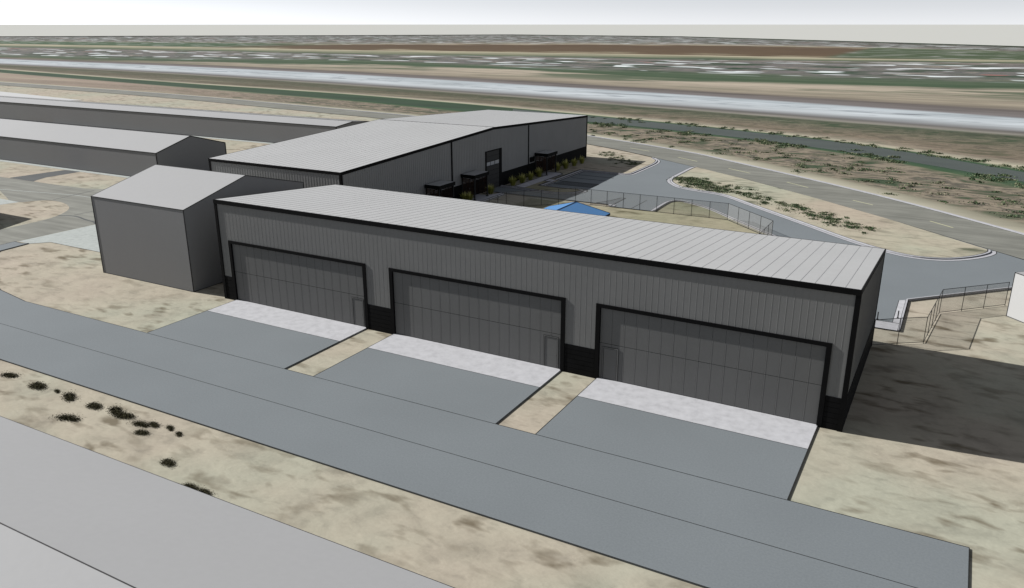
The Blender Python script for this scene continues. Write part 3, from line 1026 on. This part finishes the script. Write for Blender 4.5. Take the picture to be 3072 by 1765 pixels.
# entrance canopies on posts with slatted wooden screens
def canopy(y0, ly, label):
    root = tag(empty('entrance_canopy', (-4.25, y0, 0)), label, 'canopy', 'entrance canopies along the rear hangar')
    dx = 2.28
    T = 3.46
    MB().box(0, dx, 0, ly, T - .44, T).build('fascia', M['black'], root)
    MB().box(.1, dx - .1, .1, ly - .1, T, T + .012).build('canopy_roof', M['canopy_top'], root)
    posts = [(.1, .2), (dx - .22, .2), (.1, ly - .2), (dx - .22, ly - .2)]
    pm = MB().box(-.07, .07, -.07, .07, 0, T - .44).mesh('post', M['post'])
    bm_ = MB().box(-.17, .17, -.17, .17, .0, .06).mesh('base_plate', M['post'])
    for x, y in posts:
        p = put('post', pm, root, (x, y, .05))
        put('base_plate', bm_, p, (0, 0, 0))
    sl = MB().box(.17, dx - .29, -.02, .02, 0, .085).mesh('slat', M['wood'])
    z = .35
    while z < T - .55:
        for y in (.2, ly - .2):
            put('slat', sl, root, (0, y, z))
        z += .18 if z < 2.2 else .125
    mid = MB().box(-.03, .03, -.035, -.022, .3, T - .5).mesh('screen_stile', M['post'])
    for y in (.2, ly - .2):
        for x in (.72, 1.36):
            put('screen_stile', mid, root, (x, y, 0))


canopy(36.95, 3.65, 'flat black canopy nearest the front hangar roof, its foot hidden')
canopy(45.5, 3.75, 'flat black canopy beside the tall overhead door')
canopy(67.4, 3.6, 'flat black canopy with slatted screens beside the parking stalls')


# plain grey sheds
def shed(x0, x1, y0, y1, ev, rg, ym, label, cat, line=.07, group=None, z0=-.08):
    root = tag(empty('shed', (0, 0, 0)), label, cat, group)
    y0i, y1i = y0 + .01, y1 - .01
    w = MB()
    prof = [(y0i, z0), (y1i, z0), (y1i, ev - .06), (ym, rg - .06), (y0i, ev - .06)]
    n = 5
    w.add([(x0 + .01, y, z) for y, z in prof] + [(x1 - .01, y, z) for y, z in prof],
          [tuple(range(n)), tuple(range(2 * n - 1, n - 1, -1))] + [(i, n + i, n + (i + 1) % n, (i + 1) % n) for i in range(n)])
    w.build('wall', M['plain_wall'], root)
    for (ya, za), (yb, zb) in (((y0, ev), (ym, rg)), ((ym, rg), (y1, ev))):
        MB().hexa([(x0, ya, za - .06), (x1, ya, za - .06), (x1, yb, zb - .06), (x0, yb, zb - .06)],
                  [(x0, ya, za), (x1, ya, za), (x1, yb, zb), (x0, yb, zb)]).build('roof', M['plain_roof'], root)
    e = MB()
    h = line / 2
    for x in (x0, x1):
        e.bar((x, y0, ev - .02), (x, ym, rg - .02), line)
        e.bar((x, ym, rg - .02), (x, y1, ev - .02), line)
        e.bar((x, y0, z0), (x, y0, ev), line)
        e.bar((x, y1, z0), (x, y1, ev), line)
    e.bar((x0, y0, ev - .02), (x1, y0, ev - .02), line)
    e.bar((x0, y1, ev - .02), (x1, y1, ev - .02), line)
    e.bar((x0, ym, rg - .015), (x1, ym, rg - .015), line)
    e.bar((x0, y0, -.06), (x1, y0, -.06), line)
    e.bar((x1, y0, -.06), (x1, y1, -.06), line)
    e.build('edge_flashing', M['flashing'], root)
    return root


shed(-16.36, -3.81, -.18, 14.82, 7.44, 9.33, 7.27, 'tall plain grey gable shed standing next to the front hangar', 'shed', .06)
shed(-150, -52.9, 35.5, 49.1, 4.08, 5.95, 42.3, 'long low plain grey shed with a clear gable end, nearer of the two long sheds', 'shed', .12)
shed(-230, -50.87, 74.65, 84.84, 4.1, 4.62, 79.86, 'long low plain grey shed with a shallow roof, farther of the two long sheds', 'shed', .14)
shed(-130, -50.8, -4.0, 9.57, 4.08, 5.95, 2.8, 'long low grey shed standing out of view beyond the taxiway bend', 'shed', .1)
shed(-45, 47.5, -40.7, -27.2, 4.08, 5.93, -34.0, 'pale grey low gable roof across the dirt strip from the taxiway', 'shed', .045)

# white block store, turned about 45 degrees to the hangars
st = tag(empty('storage_building', (60.04, 27.76, 0), R(-46)), 'white flat roofed block building where the chain link fence ends', 'building')
MB().box(0, 6, 0, 8, -.08, 3.66).build('wall', M['white_wall'], st)
MB().box(-.01, 6.01, -.01, 8.01, 3.66, 3.71).build('roof', M['plain_roof'], st)
e = MB()
for a, b in (((0, 0, -.08), (0, 0, 3.7)), ((0, 0, 3.69), (6, 0, 3.69)), ((0, 0, 3.69), (0, 8, 3.69)), ((0, 0, -.03), (6, 0, -.03)), ((0, 8, -.05), (0, 8, 3.7)), ((6, 0, -.05), (6, 0, 3.7))):
    e.bar(a, b, .045)
e.build('edge_flashing', M['flashing'], st)

# blue open pavilion
pv = tag(empty('pavilion', (13.36, 26.0, 0)), 'small pavilion with a bright blue gable roof behind the front hangar roof', 'pavilion')
Wd, Ln, ev, rg, rx, hip = 7.66, 11.07, 2.5, 3.6, 3.86, 1.0
cl_, cr_ = [(0, 0, ev), (0, Ln, ev)], [(Wd, 0, ev), (Wd, Ln, ev)]
r0_, r1_ = (rx, hip, rg), (rx, Ln - hip, rg)
for face in ([(0, 0, ev), r0_, r1_, (0, Ln, ev)], [(Wd, Ln, ev), r1_, r0_, (Wd, 0, ev)], [(0, Ln, ev), r1_, (Wd, Ln, ev)], [(Wd, 0, ev), r0_, (0, 0, ev)]):
    n_ = len(face)
    face = face[::-1]
    lowf = [(x, y, z - .05) for x, y, z in face]
    MB().add(lowf + face, [tuple(range(n_ - 1, -1, -1)), tuple(range(n_, 2 * n_))] + [(i, (i + 1) % n_, n_ + (i + 1) % n_, n_ + i) for i in range(n_)]).build('roof', M['blue_roof'], pv)
e = MB()
navy = flat('navy_fascia', (.008, .02, .05, 1), .6)
for a, b in (((0, 0), (0, Ln)), ((Wd, 0), (Wd, Ln)), ((0, Ln), (Wd, Ln)), ((0, 0), (Wd, 0))):
    e.bar((a[0], a[1], ev - .12), (b[0], b[1], ev - .12), .06, .24)
for a, b in ((r0_, r1_), (r0_, (0, 0, ev)), (r1_, (0, Ln, ev)), (r0_, (Wd, 0, ev)), (r1_, (Wd, Ln, ev))):
    e.bar(a, b, .07)
e.build('fascia', navy, pv)
for x in (.4, Wd - .4):
    for y in (.4, Ln / 2, Ln - .4):
        MB().box(x - .08, x + .08, y - .08, y + .08, -.08, ev + .02).build('post', M['post'], pv)


# ------------------------------------------------------------------ fences
def fence(pts, label, step, h=2.05):
    x0, y0 = pts[0]
    root = tag(empty('chain_link_fence', (x0, y0, 0)), label, 'fence')
    P = [Vector((x - x0, y - y0, 0)) for x, y in pts]
    post = MB().box(-.024, .024, -.024, .024, -.08, h).mesh('post', M['post'])
    rail, fab, low = MB(), MB(), MB()
    for i, (a, b) in enumerate(zip(P, P[1:])):
        n = max(1, round((b - a).length / step))
        for k in range(n + (1 if i == len(P) - 2 else 0)):
            put('post', post, root, tuple(a.lerp(b, k / n)))
        up = Vector((0, 0, h - .02))
        rail.bar(a + up, b + up, .04)
        low.bar(a + Vector((0, 0, .03)), b + Vector((0, 0, .03)), .035)
        fab.add([a + Vector((0, 0, .06)), b + Vector((0, 0, .06)), b + Vector((0, 0, h - .06)), a + Vector((0, 0, h - .06))], [(0, 1, 2, 3)])
    rail.build('top_rail', M['post'], root)
    low.build('bottom_rail', M['post'], root)
    fab.build('wire_mesh', M['chain_link'], root)
    return root


fence([(3.65, 15.4), (3.65, 44.05), (10.42, 50.93), (30.87, 51.0), (37.6, 44.2), (37.6, 15.4)], 'chain link fence around the yard with the blue pavilion', 2.27)
fence([(51.05, 15.32), (52.68, 16.6), (54.4, 17.83), (55.15, 25.8), (60.0, 30.75)], 'short chain link fence running from the hangar corner to the white building', 2.0)

# bollards by the concrete pad
for x, y, lab in ((50.81, 21.6, 'thin dark bollard close to the hangar wall'), (52.24, 22.7, 'thin dark bollard on the concrete gutter by the kerb')):
    o = MB()
    o.prism([(.045 * math.cos(R(a)), .045 * math.sin(R(a))) for a in range(0, 360, 45)], -.02, .62)
    o.prism([(.09 * math.cos(R(a)), .09 * math.sin(R(a))) for a in range(0, 360, 45)], -.02, .03)
    o = o.build('bollard', M['post'])
    o.location = (x, y, .02)
    tag(o, lab, 'bollard', 'bollards by the concrete pad')


# ------------------------------------------------------------------ plants
def grass_mesh(seed):
    rnd = random.Random(seed)
    vs, fs, tint = [], [], []
    for k in range(210):
        a = rnd.uniform(0, 2 * math.pi)
        r0 = rnd.uniform(0, .22)
        lean = rnd.uniform(.05, .55)
        h = rnd.uniform(.55, .95) if k > 28 else rnd.uniform(1.0, 1.3)
        if k <= 28:
            lean *= .55
        t0 = rnd.uniform(0, .55) if k > 28 else rnd.uniform(.55, 1)
        w = .028 if k > 28 else .02
        px, py = r0 * math.cos(a), r0 * math.sin(a)
        s = (-math.sin(a) * w, math.cos(a) * w)
        o = len(vs)
        for t in (0, .45, .8):
            x, y, z = px + math.cos(a) * lean * t ** 1.6, py + math.sin(a) * lean * t ** 1.6, h * t * (1 - .12 * t * lean)
            ww = 1 - t * .7
            vs += [(x - s[0] * ww, y - s[1] * ww, z), (x + s[0] * ww, y + s[1] * ww, z)]
            tint += [max(0, t0 * .5 + .5 * t * t0)] * 2
        vs.append((px + math.cos(a) * lean, py + math.sin(a) * lean, h * (1 - .12 * lean)))
        tint.append(min(1, t0 * 1.1))
        fs += [(o, o + 1, o + 3, o + 2), (o + 2, o + 3, o + 5, o + 4), (o + 4, o + 5, o + 6)]
    me = bpy.data.meshes.new('grass_clump')
    me.from_pydata(vs, [], fs)
    me.attributes.new('tint', 'FLOAT', 'POINT').data.foreach_set('value', tint)
    me.materials.append(M['grass'])
    return me


gm = [grass_mesh(s) for s in (1, 2, 3)]
GR = [(-3.3, 44.9, 'grass clump behind the canopy screen nearest the front hangar roof'), (-2.75, 45.3, 'grass clump half hidden by the front hangar roof edge'),
      (-2.9, 51.2, 'grass clump between the middle canopy and the overhead door'), (-3.2, 58.3, 'grass clump just past the overhead door'),
      (-2.95, 60.8, 'second grass clump past the overhead door'), (-3.0, 63.6, 'third grass clump past the overhead door'), (-3.05, 66.6, 'grass clump at the slatted screen of the farthest canopy'),
      (-2.95, 73.1, 'grass clump right behind the farthest canopy'), (-2.6, 75.5, 'second grass clump beyond the farthest canopy'),
      (-2.45, 78.6, 'third grass clump beyond the farthest canopy'), (-2.4, 81.6, 'last grass clump by the far corner of the rear hangar')]
for i, (x, y, lab) in enumerate(GR):
    o = put('ornamental_grass', gm[i % 3], None, (x, y, -.08), random.uniform(0, 6))
    s = random.uniform(.95, 1.12)
    o.scale = (s * 1.42, s * 1.42, s * 1.22)
    tag(o, lab, 'grass plant', 'ornamental grasses along the rear hangar')


def bush_mesh(seed):
    """a low ragged sagebrush: a few stems, many small grey-brown leaves thinning outwards"""
    rnd = random.Random(seed)
    vs, fs, tint = [], [], []
    cores = [(rnd.uniform(-.34, .34), rnd.uniform(-.12, .12), rnd.uniform(.6, 1)) for _ in range(4)]
    for k in range(1500):
        cx, cy, q = rnd.choice(cores)
        x = cx + rnd.gauss(0, .25) * q
        y = cy + rnd.gauss(0, .13) * q
        z = abs(rnd.gauss(0, .08)) * q + .01
        s = rnd.uniform(.012, .04)
        d = Vector((rnd.uniform(-1, 1), rnd.uniform(-1, 1), rnd.uniform(-.3, 1))).normalized() * s
        e_ = d.cross(Vector((rnd.uniform(-1, 1), rnd.uniform(-1, 1), .4))).normalized() * s * .6
        c = Vector((x, y, z))
        o = len(vs)
        vs += [tuple(c - d), tuple(c + e_), tuple(c + d), tuple(c - e_)]
        tint += [rnd.random()] * 4
        fs.append((o, o + 1, o + 2, o + 3))
    me = bpy.data.meshes.new('scrub_bush')
    me.from_pydata(vs, [], fs)
    me.attributes.new('tint', 'FLOAT', 'POINT').data.foreach_set('value', tint)
    me.materials.append(M['bush'])
    return me


def scrub(name, label, spots, mats, seed, leaf, n, flat_=.5):
    rnd = random.Random(seed)
    vs, fs, tint = [], [], []
    for x0, y0, r in spots:
        t0 = rnd.uniform(0, .45)
        ang = rnd.uniform(0, 3.14)
        for k in range(n):
            a, q = rnd.uniform(0, 6.283), abs(rnd.gauss(0, .5)) * r
            u, v = q * math.cos(a) * 1.3, q * math.sin(a) * .7
            c = Vector((x0 + u * math.cos(ang) - v * math.sin(ang), y0 + u * math.sin(ang) + v * math.cos(ang), abs(rnd.gauss(0, .35)) * r * flat_ * max(0, 1 - q / r / 1.4)))
            sz = leaf * rnd.uniform(.5, 1.2)
            d = Vector((rnd.uniform(-1, 1), rnd.uniform(-1, 1), rnd.uniform(-.2, .9))).normalized() * sz
            e_ = d.cross(Vector((rnd.uniform(-1, 1), rnd.uniform(-1, 1), .6))).normalized() * sz * .7
            o = len(vs)
            vs += [tuple(c - d), tuple(c + e_), tuple(c + d), tuple(c - e_)]
            tint += [min(1, t0 + rnd.random() * .55)] * 4
            fs.append((o, o + 1, o + 2, o + 3))
    me = bpy.data.meshes.new(name)
    me.from_pydata(vs, [], fs)
    me.attributes.new('tint', 'FLOAT', 'POINT').data.foreach_set('value', tint)
    me.materials.append(mats)
    return tag(put(name, me), label, 'scrub', kind='stuff')


_t = NT('green_scrub', .95, .05)
_a = _t.n.new('ShaderNodeAttribute')
_a.attribute_name = 'tint'
_t.color(_t.ramp(_a.outputs['Fac'], [(0, (.022, .046, .022, 1)), (.4, (.06, .090, .045, 1)), (.75, (.14, .15, .09, 1)), (1, (.27, .26, .18, 1))]))
M['green_scrub'] = _t.m
rs = random.Random(5)


def along(path, n, width, rmin, rmax):
    pts = resample(path, 8)
    out = []
    while len(out) < n:
        i = rs.randrange(len(pts) - 1)
        p = pts[i].lerp(pts[i + 1], rs.random())
        if math.sin(p.x * .31 + 1.3) + math.sin(p.y * .23 + p.x * .11) < rs.uniform(-1.6, 1.2):
            continue
        d = (pts[i + 1] - pts[i]).normalized()
        k = rs.gauss(0, width / 2)
        out.append((p.x - d.y * k, p.y + d.x * k, rs.uniform(rmin, rmax)))
    return out


scrub('verge_scrub', 'grey green scrub scattered along the curved verge between drive and road',
      along([(18.4, 76.0), (20.3, 72.5), (24.5, 69.6), (29.5, 67.4), (34.5, 63.5), (40.5, 58), (46.5, 52.5), (51, 49.5)], 170, 2.4, .4, 1.3), M['green_scrub'], 3, .09, 130, .3).location.z = .1
scrub('verge_scrub', 'dark scrub on the dirt beyond the end of the rear hangar',
      along([(-3.4, 95), (-.5, 91), (3, 87.5), (6.2, 84.5)], 34, 2.2, .35, .9), M['green_scrub'], 4, .07, 110, .35)
bank = along([(-40, 139), (-2, 131), (36, 115.5), (64, 96.5), (75, 86)], 210, 4.0, .6, 1.7) + along([(-40, 150), (-5, 146), (35, 131), (66, 110), (78, 98)], 110, 3.0, .5, 1.4)
rough = along([(-44, 131), (3, 115), (40, 97), (63, 78), (74, 66)], 130, 9.0, .6, 2.2)
scrub('canal_scrub', 'green scrub along both banks of the canal', bank, M['green_scrub'], 6, .14, 80, .28)
scrub('wasteland_scrub', 'mixed scrub on the rough ground between road and canal', rough, M['green_scrub'], 8, .13, 80, .22)

bm3 = [bush_mesh(s) for s in (11, 12, 13)]
ORD = ['first', 'second', 'third', 'fourth', 'fifth', 'sixth', 'seventh', 'eighth', 'ninth', 'tenth', 'eleventh', 'twelfth', 'thirteenth', 'fourteenth', 'fifteenth', 'sixteenth', 'seventeenth', 'eighteenth']
BU = sorted([(-.07, -18.93, 1.0), (3.44, -19.12, 1.15), (6.73, -19.1, 1.1), (9.41, -19.2, 1.0), (9.47, -20.93, 1.15), (11.15, -18.97, 1.1), (12.3, -19.14, 1.05), (14.03, -19.34, .9), (14.73, -19.03, .75),
             (15.0, -20.06, .8), (15.95, -18.85, .6), (19.26, -21.69, .85), (22.25, -22.72, .75), (23.33, -22.79, .8), (5.19, -18.94, .5), (16.99, -19.11, .55)])
for i, (x, y, s) in enumerate(BU):
    o = put('scrub_bush', bm3[i % 3], None, (x, y, -.08), random.uniform(-.4, .4))
    o.scale = (s * 1.25, s * 1.3, s * .9)
    tag(o, 'dark scrub bush, %s counted from the far end of the strip below the taxiway' % ORD[i], 'bush', 'scrub bushes in the dirt strip below the taxiway')
